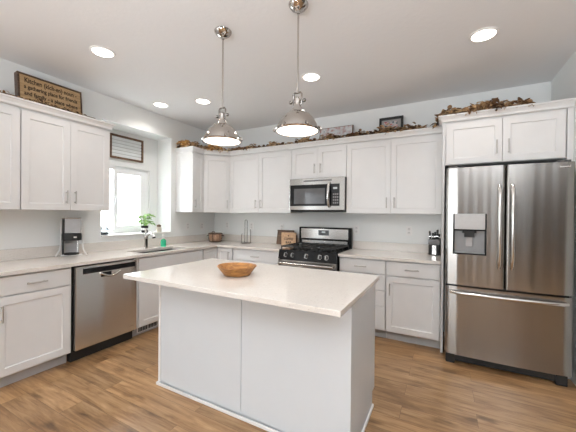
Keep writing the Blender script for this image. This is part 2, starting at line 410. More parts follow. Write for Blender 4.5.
def cabinet(name, label, loc, rz, W, D, z0, z1, fronts, group, toe=False, cat='cabinet'):
    r = thing(name, label, cat, loc, rz, group)
    b = .0015
    if toe == 'open':
        q = .018
        MB().box(b, b+q, -D, -.002, .105, z1).box(W-b-q, W-b, -D, -.002, .105, z1).box(b+q, W-b-q, -D, -.002, .105, .105+q).box(b+q, W-b-q, -.012, -.002, .105+q, z1).box(b+q, W-b-q, -D, -D+.012, .105+q, z1).build('body', CAB, r)
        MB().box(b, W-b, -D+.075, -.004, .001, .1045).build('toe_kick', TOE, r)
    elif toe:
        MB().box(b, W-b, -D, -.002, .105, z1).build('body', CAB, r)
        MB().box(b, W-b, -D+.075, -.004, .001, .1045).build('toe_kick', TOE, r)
    else:
        MB().box(b, W-b, -D, -.002, z0, z1).build('body', CAB, r)
    for fr in fronts: front(r, fr[0], *fr[1:5], D, fr[5] if len(fr) > 5 else None)
    return r

UD = .324; ZB, ZT = 1.382, 2.264; BD = .60
L90 = PI/2
g = .0025
hz = ZB+.127
# --- left wall uppers (local x runs along +y of the room)
cabinet('wall_cabinet', 'white single-door wall cabinet left of the pair above the coffee machine', (0, -3.155, 0), L90, .377, UD, ZB, ZT,
        [('door', g, .377-g, ZB+.002, ZT-.03, ('v', .04, hz))], CABG_U)
cabinet('wall_cabinet', 'white shaker two-door wall cabinet above the coffee machine, below the tan word sign', (0, -2.775, 0), L90, .755, UD, ZB, ZT,
        [('door', g, .3765-g/2, ZB+.002, ZT-.03, ('v', .3765-.037, hz)), ('door', .3765+g/2, .755-g, ZB+.002, ZT-.03, ('v', .3765+.037, hz))], CABG_U)
cabinet('wall_cabinet', 'narrow white shaker wall cabinet beside the window niche', (0, -.842, 0), L90, .23, UD, ZB, ZT,
        [('door', g, .23-g, ZB+.002, ZT-.03, ('v', .04, hz))], CABG_U)
# --- diagonal corner unit
r = thing('corner_wall_cabinet', 'white diagonal corner wall cabinet above the brown basket', 'cabinet', (0, 0, 0), 0, CABG_U)
MB().prism([(.002, -.002), (.002, -.6105), (UD, -.6105), (.6085, -UD), (.6085, -.002)], ZB, ZT).build('body', CAB, r)
dl = math.hypot(.6085-UD, .6105-UD)
mt = Matrix.Translation(((UD+.6085)/2, (-.6105-UD)/2, 0)) @ Matrix.Rotation(math.atan2(.6105-UD, .6085-UD), 4, 'Z')
o = MB().shaker(-dl/2+.012, dl/2-.012, ZB+.002, ZT-.03, -.0215).build('door', CAB, r); o.matrix_local = mt
pull(o, dl/2-.05, -.0215, hz, .125, True)
# --- back wall uppers
def pair(x0, W, z0, z1, hzz):
    return [('door', g, W/2-g/2, z0+.002, z1-.03, ('v', W/2-.042, hzz)), ('door', W/2+g/2, W-g, z0+.002, z1-.03, ('v', W/2+.042, hzz))]
xA, xM, xB = 1.689, 2.458, 3.515
cabinet('wall_cabinet', 'white shaker two-door wall cabinet between the corner unit and the microwave', (.612, 0, 0), 0, xA-.613, UD, ZB, ZT, pair(0, xA-.613, ZB, ZT, hz), CABG_U)
cabinet('wall_cabinet', 'short white two-door wall cabinet directly above the microwave', (xA, 0, 0), 0, xM-xA, UD, 1.842, ZT, pair(0, xM-xA, 1.842, ZT, 1.842+.125), CABG_U)
cabinet('wall_cabinet', 'white shaker two-door wall cabinet between the microwave and the refrigerator', (xM, 0, 0), 0, xB-xM-.001, UD, ZB, ZT, pair(0, xB-xM-.001, ZB, ZT, hz), CABG_U)
# --- refrigerator surround
r = cabinet('refrigerator_cabinet', 'deep white two-door cabinet over the refrigerator with tall side panels', (3.54, 0, 0), 0, 4.447-3.54, .605, 1.862, 2.29,
            [('door', .012, .459, 1.866, 2.262, ('v', .459-.042, 1.866+.135)), ('door', .463, .893, 1.866, 2.262, ('v', .463+.042, 1.866+.135))], CABG_U)
MB().box(-.0235, -.0015, -.615, -.002, .001, 2.29, .002).build('side_panel', CAB, r)
MB().box(.9085, .928, -.622, -.002, .001, 2.29, .002).box(.928, .948, -.622, -.602, .001, 2.29).build('side_panel', CAB, r)

# crown mouldings
def crown(z): return [(-.02, z), (.004, z), (.010, z+.006), (.013, z+.022), (.030, z+.046), (.038, z+.050), (.038, z+.064), (-.02, z+.064)]
uf = .3455
struct(sweep([(uf, -3.156), (uf, -2.0205), (.02, -2.0205)][::-1][::-1], crown(ZT-.006)).build('trim_2', CAB))
struct(sweep([(.002, -.843), (uf, -.843), (uf, -.6195), (.6175, -uf), (3.512, -uf)], crown(ZT-.006)).build('trim_3', CAB))
struct(sweep([(3.5155, -.30), (3.5155, -.6265), (4.488, -.6265)], crown(2.284)).build('trim_4', CAB))

# --- base cabinets, left wall
ZC = .882
cabinet('base_cabinet', 'white base cabinet with one drawer over one door, left of the dishwasher', (0, -3.04, 0), L90, .532, BD, 0, ZC,
        [('drawer', .018, .515, .728, .868, ('h', .267, .777+.02)), ('door', .018, .515, .118, .714, ('v', .055, .595))], CABG_B, True)
r = cabinet('sink_base_cabinet', 'white base cabinet under the sink with a dark vent in its toe kick', (0, -1.882, 0), L90, .978, BD, 0, ZC,
        [('false', .022, .966, .728, .868), ('door', .022, .492, .118, .714, None), ('door', .496, .966, .118, .714, None)], CABG_B, 'open')
v = MB().box(.06, .33, -BD+.066, -BD+.0745, .02, .095, .002).build('vent', PLASTIC, r)
vb = MB()
for k in range(2): vb.box(.075+k*.125, .19+k*.125, -BD+.0625, -BD+.0655, .032, .085)
o = vb.build('vent_opening', BLACKM, v)
vb = MB()
for k in range(12): vb.box(.083+k*.02, .086+k*.02, -BD+.060, -BD+.0625, .033, .084)
vb.build('louver', PLASTIC, v)
# --- corner base (two doors meeting in the inside corner)
r = thing('corner_base_cabinet', 'white inside-corner base cabinet with two narrow doors, under the brown basket', 'cabinet', (0, 0, 0), 0, CABG_B)
MB().prism([(.002, -.002), (.002, -.9025), (BD, -.9025), (BD, -BD), (.9025, -BD), (.9025, -.002)], .105, ZC).build('body', CAB, r)
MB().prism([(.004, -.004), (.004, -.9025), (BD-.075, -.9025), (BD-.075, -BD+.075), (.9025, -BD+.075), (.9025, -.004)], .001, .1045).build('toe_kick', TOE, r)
o = MB().shaker(.0, .268, .118, .868, -.021, rail=.05).build('door', CAB, r); o.matrix_local = Matrix.Translation((BD, -.893, 0)) @ Matrix.Rotation(L90, 4, 'Z')
o = MB().shaker(.628, .896, .118, .868, -BD-.021, rail=.05).build('door', CAB, r); pull(o, .845, -BD-.021, .765, .125, True)
# --- back wall bases
W = xA-.905
cabinet('base_cabinet', 'white base cabinet with a wide drawer, between the corner and the gas range', (.904, 0, 0), 0, W-.002, BD, 0, ZC,
        [('drawer', .012, W-.014, .728, .868, ('h', W/2, .79)), ('door', .012, W/2-.0015, .118, .714, ('v', W/2-.04, .6)), ('door', W/2+.0015, W-.014, .118, .714, ('v', W/2+.04, .6))], CABG_B, True)
W = 2.987-2.462
cabinet('drawer_base_cabinet', 'white base cabinet with a stack of drawers, right of the gas range', (2.462, 0, 0), 0, W, BD, 0, ZC,
        [('drawer', .012, W-.006, z0, z1, ('h', W/2-.006, (z0+z1)/2)) for z0, z1 in ((.722, .868), (.552, .708), (.384, .538), (.118, .370))], CABG_B, True)
W = xB-2.989
cabinet('base_cabinet', 'white base cabinet with one drawer over one door, left of the refrigerator', (2.988, 0, 0), 0, W, BD, 0, ZC,
        [('drawer', .006, W-.01, .722, .868, ('h', W/2, .797)), ('door', .006, W-.01, .118, .708, ('v', .045, .575))], CABG_B, True)

# ------------------------------------------------------------------ worktops
CT0, CT1, CX = .884, .914, .648
SX0, SX1, SY0, SY1 = .27, .585, -1.79, -1.13      # sink cut-out
b = MB()
b.box(.002, CX, -3.05, SY0, CT0, CT1).box(.002, SX0, SY0, SY1, CT0, CT1).box(SX1, CX, SY0, SY1, CT0, CT1).box(.002, CX, SY1, -CX, CT0, CT1)
b.box(.002, xA-.002, -CX, -.002, CT0, CT1)
tag(b.build('worktop', QUARTZ), 'long L-shaped speckled pale quartz worktop holding the sink and coffee machine', 'countertop', 'quartz worktops')
b = MB().box(xM+.003, xB-.002, -CX, -.002, CT0, CT1)
tag(b.build('worktop', QUARTZ), 'short speckled pale quartz worktop between the gas range and the refrigerator', 'countertop', 'quartz worktops')

for lab, bx in (('long low quartz upstand along the left wall, below the window sill', (.0015, .022, -3.05, -.0225)), ('low quartz upstand along the back wall between the corner and the gas range', (.0015, xA-.002, -.022, -.0015)), ('low quartz upstand along the back wall between the gas range and refrigerator', (xM+.003, xB-.002, -.022, -.0015))):
    tag(MB().box(*bx, CT1+.0005, 1.018, .001).build('backsplash', QUARTZ), lab, 'backsplash', 'quartz upstands')

# ------------------------------------------------------------------ island
IX0, IX1, IY0, IY1 = 1.475, 3.120, -2.590, -1.660
BX0, BX1, BY0, BY1 = 1.542, 3.100, -2.335, -1.712
r = thing('kitchen_island', 'white panelled island base in the middle of the wood floor', 'kitchen island', (0, 0, 0))
MB().box(BX0+.012, BX1-.012, BY0+.012, BY1, .105, CT0-.002).box(BX0+.012, BX1-.012, BY0+.012, BY1-.075, .001, .105).build('body', ISLE, r)
xs = 2.355
MB().box(BX0+.022, xs-.002, BY0+.002, BY0+.0115, .03, CT0-.002, .001).build('front_panel', ISLE, r)
MB().box(xs+.002, BX1-.020, BY0+.002, BY0+.0115, .03, CT0-.002, .001).build('front_panel', ISLE, r)
MB().box(BX0, BX0+.0215, BY0-.002, BY0+.0115, .024, CT0-.002, .001).build('corner_trim', TRIM, r)
MB().box(BX1-.0195, BX1+.001, BY0-.002, BY0+.0115, .024, CT0-.002, .001).build('corner_trim', ISLE, r)
MB().box(BX1-.0115, BX1, BY0+.012, BY1, .105, CT0-.002).box(BX1-.0115, BX1, BY0+.012, BY1-.07, .001, .105).build('side_panel', ISLE, r)
MB().box(BX0, BX0+.0115, BY0+.012, BY1, .105, CT0-.002).box(BX0, BX0+.0115, BY0+.012, BY1-.07, .001, .105).build('side_panel', ISLE, r)
MB().box(BX0-.012, BX1+.012, BY0-.014, BY0-.0025, .001, .022, .003).build('shoe_molding', TRIM, r)
MB().box(BX1+.0015, BX1+.013, BY0-.002, BY1-.07, .001, .022, .003).build('shoe_molding', TRIM, r)
MB().box(BX0-.013, BX0-.0015, BY0-.002, BY1-.07, .001, .022, .003).build('shoe_molding', TRIM, r)
dw = (BX1-BX0-.03)/3
for k in range(3):
    x0 = BX0+.014+k*(dw+.001)
    o = MB().box(x0, x0+dw-.002, BY1+.001, BY1+.02, .12, .868, .002).build('door', ISLE, r)
    MB().tube([(x0+dw-.05, BY1+.05, .66), (x0+dw-.05, BY1+.05, .79)], .006, 8).tube([(x0+dw-.05, BY1+.02, .675), (x0+dw-.05, BY1+.05, .675)], .005, 8).tube([(x0+dw-.05, BY1+.02, .775), (x0+dw-.05, BY1+.05, .775)], .005, 8).build('handle', NICKEL, o, True)
tag(MB().box(IX0, IX1, IY0, IY1, CT0, CT1, .003).build('island_worktop', QUARTZ), 'large rectangular speckled cream quartz slab on the island, under the wooden bowl', 'countertop', 'quartz worktops')

# ------------------------------------------------------------------ refrigerator
r = thing('refrigerator', 'stainless steel french door refrigerator with bottom freezer and water dispenser', 'refrigerator', (3.552, 0, 0))
FW = .898
MB().box(.006, FW-.006, -.735, -.05, .075, 1.79, .006).build('case', DARKSTEEL, r)
def fdoor(x0, x1, z0, z1, yb, bulge, cxm, half, hole=None):
    """convex door: the front bows out along the whole width of the appliance"""
    n = 20; xs_ = [x0+(x1-x0)*i/n for i in range(n+1)]
    def fy(x):
        e = min(x-x0, x1-x); rr = .018
        rd = rr-math.sqrt(max(0, rr*rr-(rr-min(e, rr))**2))
        return -.817-bulge*(1-((x-cxm)/half)**2)+rd
    mb = MB(); pl = [(x, fy(x)) for x in sorted(set(xs_+[x0+.002, x0+.006, x0+.012, x0+.018, x1-.002, x1-.006, x1-.012, x1-.018]))]
    def part(a, b_, za, zb):
        pp = [(a, fy(a))]+[q for q in pl if a+1e-4 < q[0] < b_-1e-4]+[(b_, fy(b_))]
        mb.prism(pp+[(b_, yb), (a, yb)], za, zb)
    if hole:
        ha, hb, hza, hzb = hole
        part(x0, ha, z0, z1); part(hb, x1, z0, z1); part(ha, hb, z0, hza); part(ha, hb, hzb, z1)
    else: part(x0, x1, z0, z1)
    return mb
hx0, hx1 = .060, .316
ld = fdoor(.002, .446, .738, 1.802, -.742, .020, .449, .449, (hx0, hx1, 1.018, 1.385)).build('door', STEEL, r, True, 25)
rd = fdoor(.452, .896, .738, 1.802, -.742, .020, .449, .449).build('door', STEEL, r, True, 25)
fz = fdoor(.002, .896, .098, .722, -.742, .020, .449, .449).build('freezer_drawer', STEEL, r, True, 25)
def bow_handle(parent, x, z0, z1, y, out):
    n = 18; pts = []; rad = []
    for i in range(n+1):
        t_ = i/n; pts.append((x, y-out*math.sin(PI*min(1, max(0, t_)))**.45, z0+(z1-z0)*t_)); rad.append(.0155 if 0 < i < n else .012)
    return MB().tube(pts, rad, 12).build('handle', STEELH, parent, True, 60)
bow_handle(ld, .404, .915, 1.63, -.834, .052); bow_handle(rd, .494, .915, 1.63, -.834, .052)
n = 24; pts = []
for i in range(n+1):
    t_ = i/n; pts.append((.045+.81*t_, -.832-.052*math.sin(PI*t_)**.4, .672))
MB().tube(pts, .0145, 12).build('handle', STEELH, fz, True, 60)
# dispenser
ds = MB().box(hx0+.001, hx0+.012, -.8335, -.776, 1.019, 1.384).box(hx1-.012, hx1-.001, -.8335, -.776, 1.019, 1.384).box(hx0+.012, hx1-.012, -.8335, -.776, 1.019, 1.030).build('dispenser', BLACK, ld)
MB().box(hx0+.012, hx1-.012, -.838, -.776, 1.245, 1.384, .003).build('control_panel', mat('dispenser_face', (.56, .56, .56), .35, metal=.3, noise=.03), ds)
MB().box(hx0+.004, hx1-.004, -.8395, -.8385, 1.232, 1.244).build('display_edge', BLACK, ds)
o = MB(); o.add([(hx0+.013, -.825, 1.03), (hx1-.013, -.825, 1.03), (hx1-.013, -.825, 1.036), (hx0+.013, -.825, 1.036), (hx0+.013, -.7765, 1.03), (hx1-.013, -.7765, 1.03), (hx1-.013, -.7765, 1.232), (hx0+.013, -.7765, 1.232)],
                [(0, 1, 2, 3), (3, 2, 6, 7), (0, 4, 5, 1), (1, 5, 6, 2), (0, 3, 7, 4), (4, 7, 6, 5)])
o = MB(); o.box(hx0+.0125, hx1-.0125, -.7785, -.7762, 1.031, 1.243); o.box(hx0+.0125, hx1-.0125, -.83, -.779, 1.0305, 1.036); o.build('alcove', mat('alcove_grey', (.33, .335, .34), .35, metal=.5, noise=.03), ds)
MB().prism([(hx0+.075, -.83), (hx1-.075, -.83), (hx1-.075, -.779), (hx0+.075, -.779)], 1.212, 1.231).prism([(hx0+.09, -.825), (hx1-.09, -.825), (hx1-.09, -.785), (hx0+.09, -.785)], 1.175, 1.212).build('nozzle', BLACKM, ds)
MB().box(hx0+.10, hx1-.10, -.80, -.79, 1.09, 1.174, .003).build('paddle', SMOKE, ds)
bd = MB().box(.795, .862, -.8325, -.8285, 1.757, 1.768, .001).box(.795, .799, -.8325, -.8285, 1.768, 1.776).box(.858, .862, -.8325, -.8285, 1.768, 1.776).build('badge', STEELH, rd)
MB().box(.03, .868, -.775, -.737, .022, .074, .004).build('base_grille', BLACKM, r)
for x in (.012, .80): MB().box(x, x+.075, -.79, -.70, .0, .09, .008).build('foot', BLACKM, r)
for x in (.02, .80): MB().box(x, x+.075, -.80, -.70, 1.803, 1.822, .006).build('hinge_cover', DARKSTEEL, r)

# ------------------------------------------------------------------ dishwasher
r = thing('dishwasher', 'stainless steel dishwasher with dark control strip, built in under the worktop', 'dishwasher', (0, -2.505, 0), L90)
DWW = .618
MB().box(.006, DWW-.006, -.585, -.03, .09, .872).build('tub', BLACKM, r)
d = MB().box(.014, DWW-.010, -.635, -.587, .115, .868, .006).build('door', STEELX, r)
MB().box(.075, DWW-.035, -.6385, -.634, .797, .846, .001).build('control_strip', BLACK, d)
MB().box(.235, .335, -.6375, -.634, .745, .790, .004).build('handle_pocket', BLACK, d)
pts = [(.232+.190*i/14, -.6405-.011*math.sin(PI*i/14), .782-.036*math.sin(PI*i/14)) for i in range(15)]
MB().tube(pts, .0105, 10).build('handle', STEELH, d, True)
MB().box(.522, .572, -.6375, -.634, .158, .172, .002).tube([(.547, -.6365, .150)], .001, 6).build('badge', STEELH, d)
MB().box(.012, DWW-.008, -.56, -.50, .001, .113).build('kick_plate', BLACKM, r)

# ------------------------------------------------------------------ gas range
r = thing('gas_range', 'black and stainless gas range with five knobs, between the worktops', 'range', (xA+.002, 0, 0))
RWd = xM-xA-.003
MB().box(.003, RWd-.003, -.655, -.02, .09, .905, .003).build('body', BLACK, r)
MB().box(.02, RWd-.02, -.62, -.05, .001, .09).build('plinth', BLACKM, r)
MB().box(0, RWd, -.675, -.10, .906, .922, .005).build('cooktop', BLACK, r)
cp = MB(); cp.add([(0.002, -.700, .805), (RWd-.002, -.700, .805), (RWd-.002, -.676, .918), (.002, -.676, .918), (.002, -.656, .805), (RWd-.002, -.656, .805), (RWd-.002, -.656, .918), (.002, -.656, .918)],
                  [(0, 1, 2, 3), (4, 7, 6, 5), (0, 4, 5, 1), (3, 2, 6, 7), (0, 3, 7, 4), (1, 5, 6, 2)])
cpo = cp.build('control_panel', BLACK, r)
for x in (.105, .200, .385, .560, .645):
    kb = MB().lathe([(.0, 0), (.024, 0), (.024, .006), (.019, .010), (.017, .030), (.0, .031)], 20)
    o = kb.build('knob', BLACKM, cpo, True); o.matrix_local = Matrix.Translation((x, -.692, .862)) @ Matrix.Rotation(math.radians(90-12), 4, 'X')
    bz = MB().lathe([(.0245, .0), (.0275, .0), (.0275, .004), (.0245, .004)], 20, ring=True).box(-.003, .003, -.015, .015, .0305, .034)
    bz.build('knob_ring', STEELH, o, True)
dr = MB().box(.004, RWd-.004, -.700, -.657, .22, .800, .004).build('oven_door', STEEL, r)
MB().box(.012, RWd-.012, -.7035, -.699, .30, .728).build('oven_glass', BLACKG, dr)
hb = MB().tube([(.03, -.755, .765), (RWd-.03, -.755, .765)], .0135, 12)
for x in (.045, RWd-.045): hb.box(x-.018, x+.018, -.757, -.699, .752, .778, .004)
hb.build('oven_handle', STEELH, dr, True)
MB().box(.004, RWd-.004, -.695, -.657, .095, .214, .004).build('warming_drawer', STEEL, r)
# backguard
bgd = MB().box(0, RWd, -.098, -.028, .906, 1.19, .012).build('backguard', BLACK, r)
MB().box(.035, RWd-.04, -.1015, -.0965, 1.03, 1.168, .002).build('backguard_panel', STEELP, bgd)
MB().box(.30, .455, -.104, -.1005, 1.078, 1.150, .002).build('display', BLACKG, bgd)
MB().box(.352, .402, -.1047, -.1035, 1.112, 1.134).build('clock_digits', mat('clock_panel', (.55, .60, .62), .3, noise=.05), bgd)
MB().box(.05, RWd-.05, -.103, -.0965, .945, 1.005, .002).build('vent_trim', STEELP, bgd)
# burners and grates
for bx, by in ((.17, -.52), (.17, -.24), (.38, -.38), (.59, -.52), (.59, -.24)):
    bo = MB().lathe([(0, .922), (.055, .922), (.055, .93), (.038, .934), (.038, .944), (0, .946)], 20, (bx, by, 0)).build('burner', IRON, r, True)
for k in range(3):
    gx0 = .018+k*.2445; gx1 = gx0+.24; gb = MB(); q = .006; zt0, zt1 = .952, .968
    for x in (gx0+q, (gx0+gx1)/2, gx1-q): gb.box(x-q, x+q, -.655, -.125, zt0, zt1, .002)
    for y in (-.648, -.52, -.39, -.26, -.132): gb.box(gx0, gx1, y-q, y+q, zt0, zt1, .002)
    for x in (gx0+q, gx1-q):
        for y in (-.648, -.39, -.132): gb.box(x-q, x+q, y-q, y+q, .922, zt0)
    gb.build('grate', IRON, r)

# ------------------------------------------------------------------ microwave
r = thing('microwave_oven', 'stainless over-the-range microwave with dark window, above the gas range', 'microwave', (xA+.003, 0, 1.418))
MWW = xM-xA-.006; MH = .418
MB().box(.002, MWW-.002, -.375, -.01, .0, MH, .003).build('case', BLACK, r)
MB().box(.012, MWW-.012, -.40, -.02, -.018, -.0005, .003).build('underside', BLACKM, r)
d = MB().box(0, MWW, -.412, -.376, .005, MH, .004).build('front_frame', STEELP, r)
MB().box(.014, MWW-.062, -.4155, -.4115, .058, .335, .002).build('door_window', BLACK, d)
MB().box(.075, .510, -.4175, -.4150, .085, .285, .001).build('viewing_pane', MWGLASS, d)
MB().box(.598, MWW-.066, -.4175, -.4150, .065, .33, .001).build('control_panel', BLACKG, d)
MB().box(.620, .672, -.4187, -.4172, .268, .292).build('display', mat('mw_display', (.5, .55, .56), .3, noise=.05), d)
mbk = MB()
for i in range(3):
    for j in range(4): mbk.box(.618+i*.026, .636+i*.026, -.4185, -.4172, .085+j*.036, .107+j*.036)
mbk.build('keypad', BURGUNDY, d)
pts = [(.568, -.414-.046*math.sin(PI*i/12)**.5, .05+.30*i/12) for i in range(13)]
MB().tube(pts, .018, 12).build('handle', STEELH, d, True)
vs_ = MB()
for k in range(30): vs_.box(.21+k*.013, .219+k*.013, -.4135, -.4115, .375, .392)
vs_.build('vent_slots', BLACKM, d)

# ------------------------------------------------------------------ sink, tap, soap
r = thing('kitchen_sink', 'undermount stainless sink bowl set in the worktop below the window', 'sink', (SX0, SY0, 0))
sw, sl = SX1-SX0, SY1-SY0
s = MB(); t = .004; zb_ = .69
s.box(.0, sw, 0, sl, zb_-t, zb_).box(-t, 0, -t, sl+t, zb_-t, .8835).box(sw, sw+t, -t, sl+t, zb_-t, .8835).box(0, sw, -t, 0, zb_-t, .8835).box(0, sw, sl, sl+t, zb_-t, .8835)
s.build('bowl', mat('sink_steel', (.13, .125, .12), .4, metal=1, noise=.03), r)
MB().lathe([(0, 0), (.045, 0), (.045, .004), (.03, .002), (0, .002)], 24, (sw*.45, sl*.5, zb_)).build('drain', STEELH, r, True)
r = thing('kitchen_tap', 'chrome single-lever pull-out tap behind the sink', 'tap', (.205, -1.478, CT1))
MB().lathe([(0, 0), (.030, 0), (.030, .006), (.024, .012), (.0235, .115), (.026, .12), (.026, .165), (.020, .185), (0, .188)], 24).build('body', CHROME, r, True)
MB().tube([(0.005, 0, .15), (.06, -.012, .185), (.13, -.025, .20), (.175, -.033, .185), (.20, -.038, .150)], [.019, .018, .018, .021, .022], 16).build('spout', STEELH, r, True)
MB().tube([(0, 0, .185), (-.006, .004, .205), (.02, -.02, .235), (.055, -.035, .245)], [.014, .012, .009, .007], 12).build('lever', STEELH, r, True)
r = thing('soap_bottle', 'small green hand soap bottle with white pump beside the sink', 'soap bottle', (.19, -1.205, CT1))
MB().lathe([(0, 0), (.036, 0), (.040, .006), (.040, .075), (.034, .092), (.016, .102), (.014, .108), (0, .108)], 24, sy=.8).build('bottle', SOAP, r, True)
MB().lathe([(0, .108), (.016, .108), (.016, .126), (.006, .128), (.006, .150), (0, .150)], 16).tube([(-.012, 0, .155), (.016, 0, .157), (.040, -.01, .150)], [.010, .008, .005], 10).build('pump', PLASTIC, r, True)

# ------------------------------------------------------------------ window sill things
SZ = NZ0+.0205
r = thing('potted_plant', 'leafy green plant in a small dark banded pot on the window sill', 'plant', (-.115, -1.265, SZ))
MB().lathe([(0, 0), (.040, 0), (.046, .09), (.048, .095), (.042, .095), (.040, .08), (0, .08)], 20).build('pot', BLACKM, r, True)
MB().lathe([(.0433, .032), (.0448, .032), (.0462, .062), (.0447, .062)], 20, ring=True).build('pot_band', PLASTIC, r, True)
random.seed(4); lf = MB(); st = MB()
def leafshape(mb, L, Wd, mtx, fold=.25, n=4):
    vs = []; fs = []
    for i in range(n+1):
        t_ = i/n; w_ = Wd*math.sin(PI*(t_*.92+.04))**.8/2; z_ = -fold*L*t_*t_
        vs += [(t_*L, -w_, z_+w_*.35), (t_*L, 0, z_), (t_*L, w_, z_+w_*.35)]
    for i in range(n):
        a = i*3; fs += [(a, a+3, a+4, a+1), (a+1, a+4, a+5, a+2)]
    m_ = len(vs); vs += [(x, y, z-.0012) for x, y, z in vs]; fs += [tuple(j+m_ for j in q)[::-1] for q in fs]
    mb.add(vs, fs, mtx)
for k in range(30):
    a = random.uniform(0, 2*PI); rr = random.uniform(.02, .115); hh = random.uniform(.14, .25)-(rr-.04)*.3
    tip = Vector((rr*math.cos(a), rr*math.sin(a)-.02, hh))
    st.tube([(0, 0, .078), tip*.5+Vector((0, 0, .05)), tip], .0018, 5)
    m_ = Matrix.Translation(tip) @ Matrix.Rotation(a+random.uniform(-.6, .6), 4, 'Z') @ Matrix.Rotation(random.uniform(-.5, .5), 4, 'Y') @ Matrix.Rotation(random.uniform(-.5, .5), 4, 'X')
    leafshape(lf, random.uniform(.055, .085), random.uniform(.038, .055), m_)
st.build('stem', GREEN, r); lf.build('foliage', GREEN, r, True)
r = thing('sill_jar', 'small pale jar with brown cap on the window sill, right of the plant', 'jar', (-.055, -1.085, SZ))
MB().lathe([(0, 0), (.033, 0), (.036, .01), (.036, .06), (.028, .075), (0, .075)], 20).build('jar', mat('jar_cream', (.62, .57, .50), .3, noise=.15, nscale=20), r, True)
MB().lathe([(0, .0755), (.028, .0755), (.030, .098), (.012, .108), (0, .11)], 20).build('lid', FRAMEWOOD, r, True)
r = thing('glass_terrarium', 'small faceted glass terrarium with dark pebbles at the left end of the window sill', 'terrarium', (-.075, -1.835, SZ))
pv = [Vector((.062*math.cos(2*PI*k/6), .062*math.sin(2*PI*k/6), .06)) for k in range(6)]; pb = [Vector((.036*math.cos(2*PI*k/6), .036*math.sin(2*PI*k/6), .004)) for k in range(6)]; top = Vector((0, 0, .135))
wi = MB(); gl = MB()
for k in range(6):
    j = (k+1) % 6
    for a_, b_ in ((pv[k], pv[j]), (pb[k], pb[j]), (pv[k], pb[k]), (pv[k], top)): wi.tube([a_, b_], .0028, 6)
    gl.add([pv[k], pv[j], top], [(0, 1, 2)]); gl.add([pb[k], pb[j], pv[j], pv[k]], [(0, 1, 2, 3)])
wi.build('frame', BLUEGREY, r); 
gm = mat('terrarium_glass', (.93, .97, .98), .03, trans=1, ior=1.05); gl.build('glass', gm, r)
MB().lathe([(0, .005), (.033, .005), (.041, .026), (0, .030)], 6).build('pebbles', SOIL, r)

# slatted sign on the niche wall
r = thing('slatted_wall_sign', 'white slatted panel in a brown wood frame hung above the window', 'wall decor', (NX, 0, 0))
y0, y1, z0, z1, t = -1.655, -1.180, 2.083, 2.397, .024
MB().box(.001, .028, y0, y1, z1-t, z1).box(.001, .028, y0, y1, z0, z0+t).box(.001, .028, y0, y0+t, z0+t, z1-t).box(.001, .028, y1-t, y1, z0+t, z1-t).build('frame', FRAMEWOOD, r)
n = 6; hh = (z1-z0-2*t)/n
for k in range(n): MB().box(.003, .014, y0+t, y1-t, z0+t+k*hh+.004, z0+t+(k+1)*hh-.004, .002).build('slat', SLAT, r)
MB().box(.001, .0028, y0+t, y1-t, z0+t, z1-t).build('backing', TOE, r)

# ------------------------------------------------------------------ worktop things
r = thing('coffee_machine', 'black and clear coffee machine on a splayed white stand, near the dishwasher', 'coffee machine', (.135, -2.285, CT1), math.radians(62))
# local: x along the wall, front = -y
MB().box(-.078, -.062, -.045, .045, .02, .385, .004).build('column', BLACKM, r)
MB().box(-.057, .078, -.055, .04, .235, .385, .012).build('water_tank', SMOKE, r)
MB().box(-.080, .082, -.062, .045, .386, .396, .003).build('lid', STEELH, r)
o = MB().lathe([(0, .160), (.082, .160), (.085, .17), (.085, .228), (.08, .234), (0, .234)], 28, sy=.72).build('brew_head', BLACKM, r, True)
MB().box(.018, .045, -.066, -.054, .188, .202, .002).build('button', PLASTIC, o)
MB().box(-.057, .06, .03, .044, .03, .159).build('splash_plate', SMOKE, r)
MB().tube([(.052, -.02, .035), (.052, -.02, .16)], .003, 8).build('post', STEELH, r)
MB().lathe([(0, .012), (.062, .012), (.066, .018), (.066, .03), (.058, .034), (0, .034)], 24, sy=.75).build('drip_tray', BLACKM, r, True)
for sgn in (-1, 1):
    pts = [(sgn*(.085+.004), .03, .36), (sgn*.09, .03, .22), (sgn*.092, .02, .12), (sgn*.10, -.01, .06), (sgn*.128, -.05, .0065)]
    MB().tube(pts, [.005, .006, .006, .0065, .0065], 8).build('leg', PLASTIC, r, True)
MB().box(-.09, .09, -.03, .04, .002, .0115, .003).build('stand_base', PLASTIC, r)

r = thing('basket', 'round copper-brown pot in a dark wire basket in the worktop corner', 'basket', (.318, -.325, CT1), .5)
MB().lathe([(0, .012), (.080, .012), (.098, .05), (.100, .10), (.092, .128), (.088, .128), (.094, .10), (.09, .05), (0, .02)], 28).build('pot', BASKET, r, True)
wr = MB()
def ringpts(rad, z, n=28): return [(rad*math.cos(2*PI*k/n), rad*math.sin(2*PI*k/n), z) for k in range(n)]
wr.tube(ringpts(.104, .136), .0095, 6, True).tube(ringpts(.096, .018), .0085, 6, True).tube(ringpts(.088, .006), .006, 6, True)
for k in range(6):
    a = 2*PI*k/6+.3; wr.tube([(.097*math.cos(a), .097*math.sin(a), .018), (.107*math.cos(a), .107*math.sin(a), .075), (.104*math.cos(a), .104*math.sin(a), .136)], .004, 6)
wr.build('wire_frame', DARKWOOD, r, True)
for s_ in (-1, 1):
    MB().tube([(s_*.103, -.03, .112), (s_*.128, -.026, .10), (s_*.136, 0, .095), (s_*.128, .026, .10), (s_*.103, .03, .112)], .006, 8).build('handle', DARKWOOD, r, True)
MB().tube([(-.04, -.09, .14), (-.03, -.085, .168), (0, -.08, .174), (.01, -.09, .14)], .005, 8).build('handle', DARKWOOD, r, True)

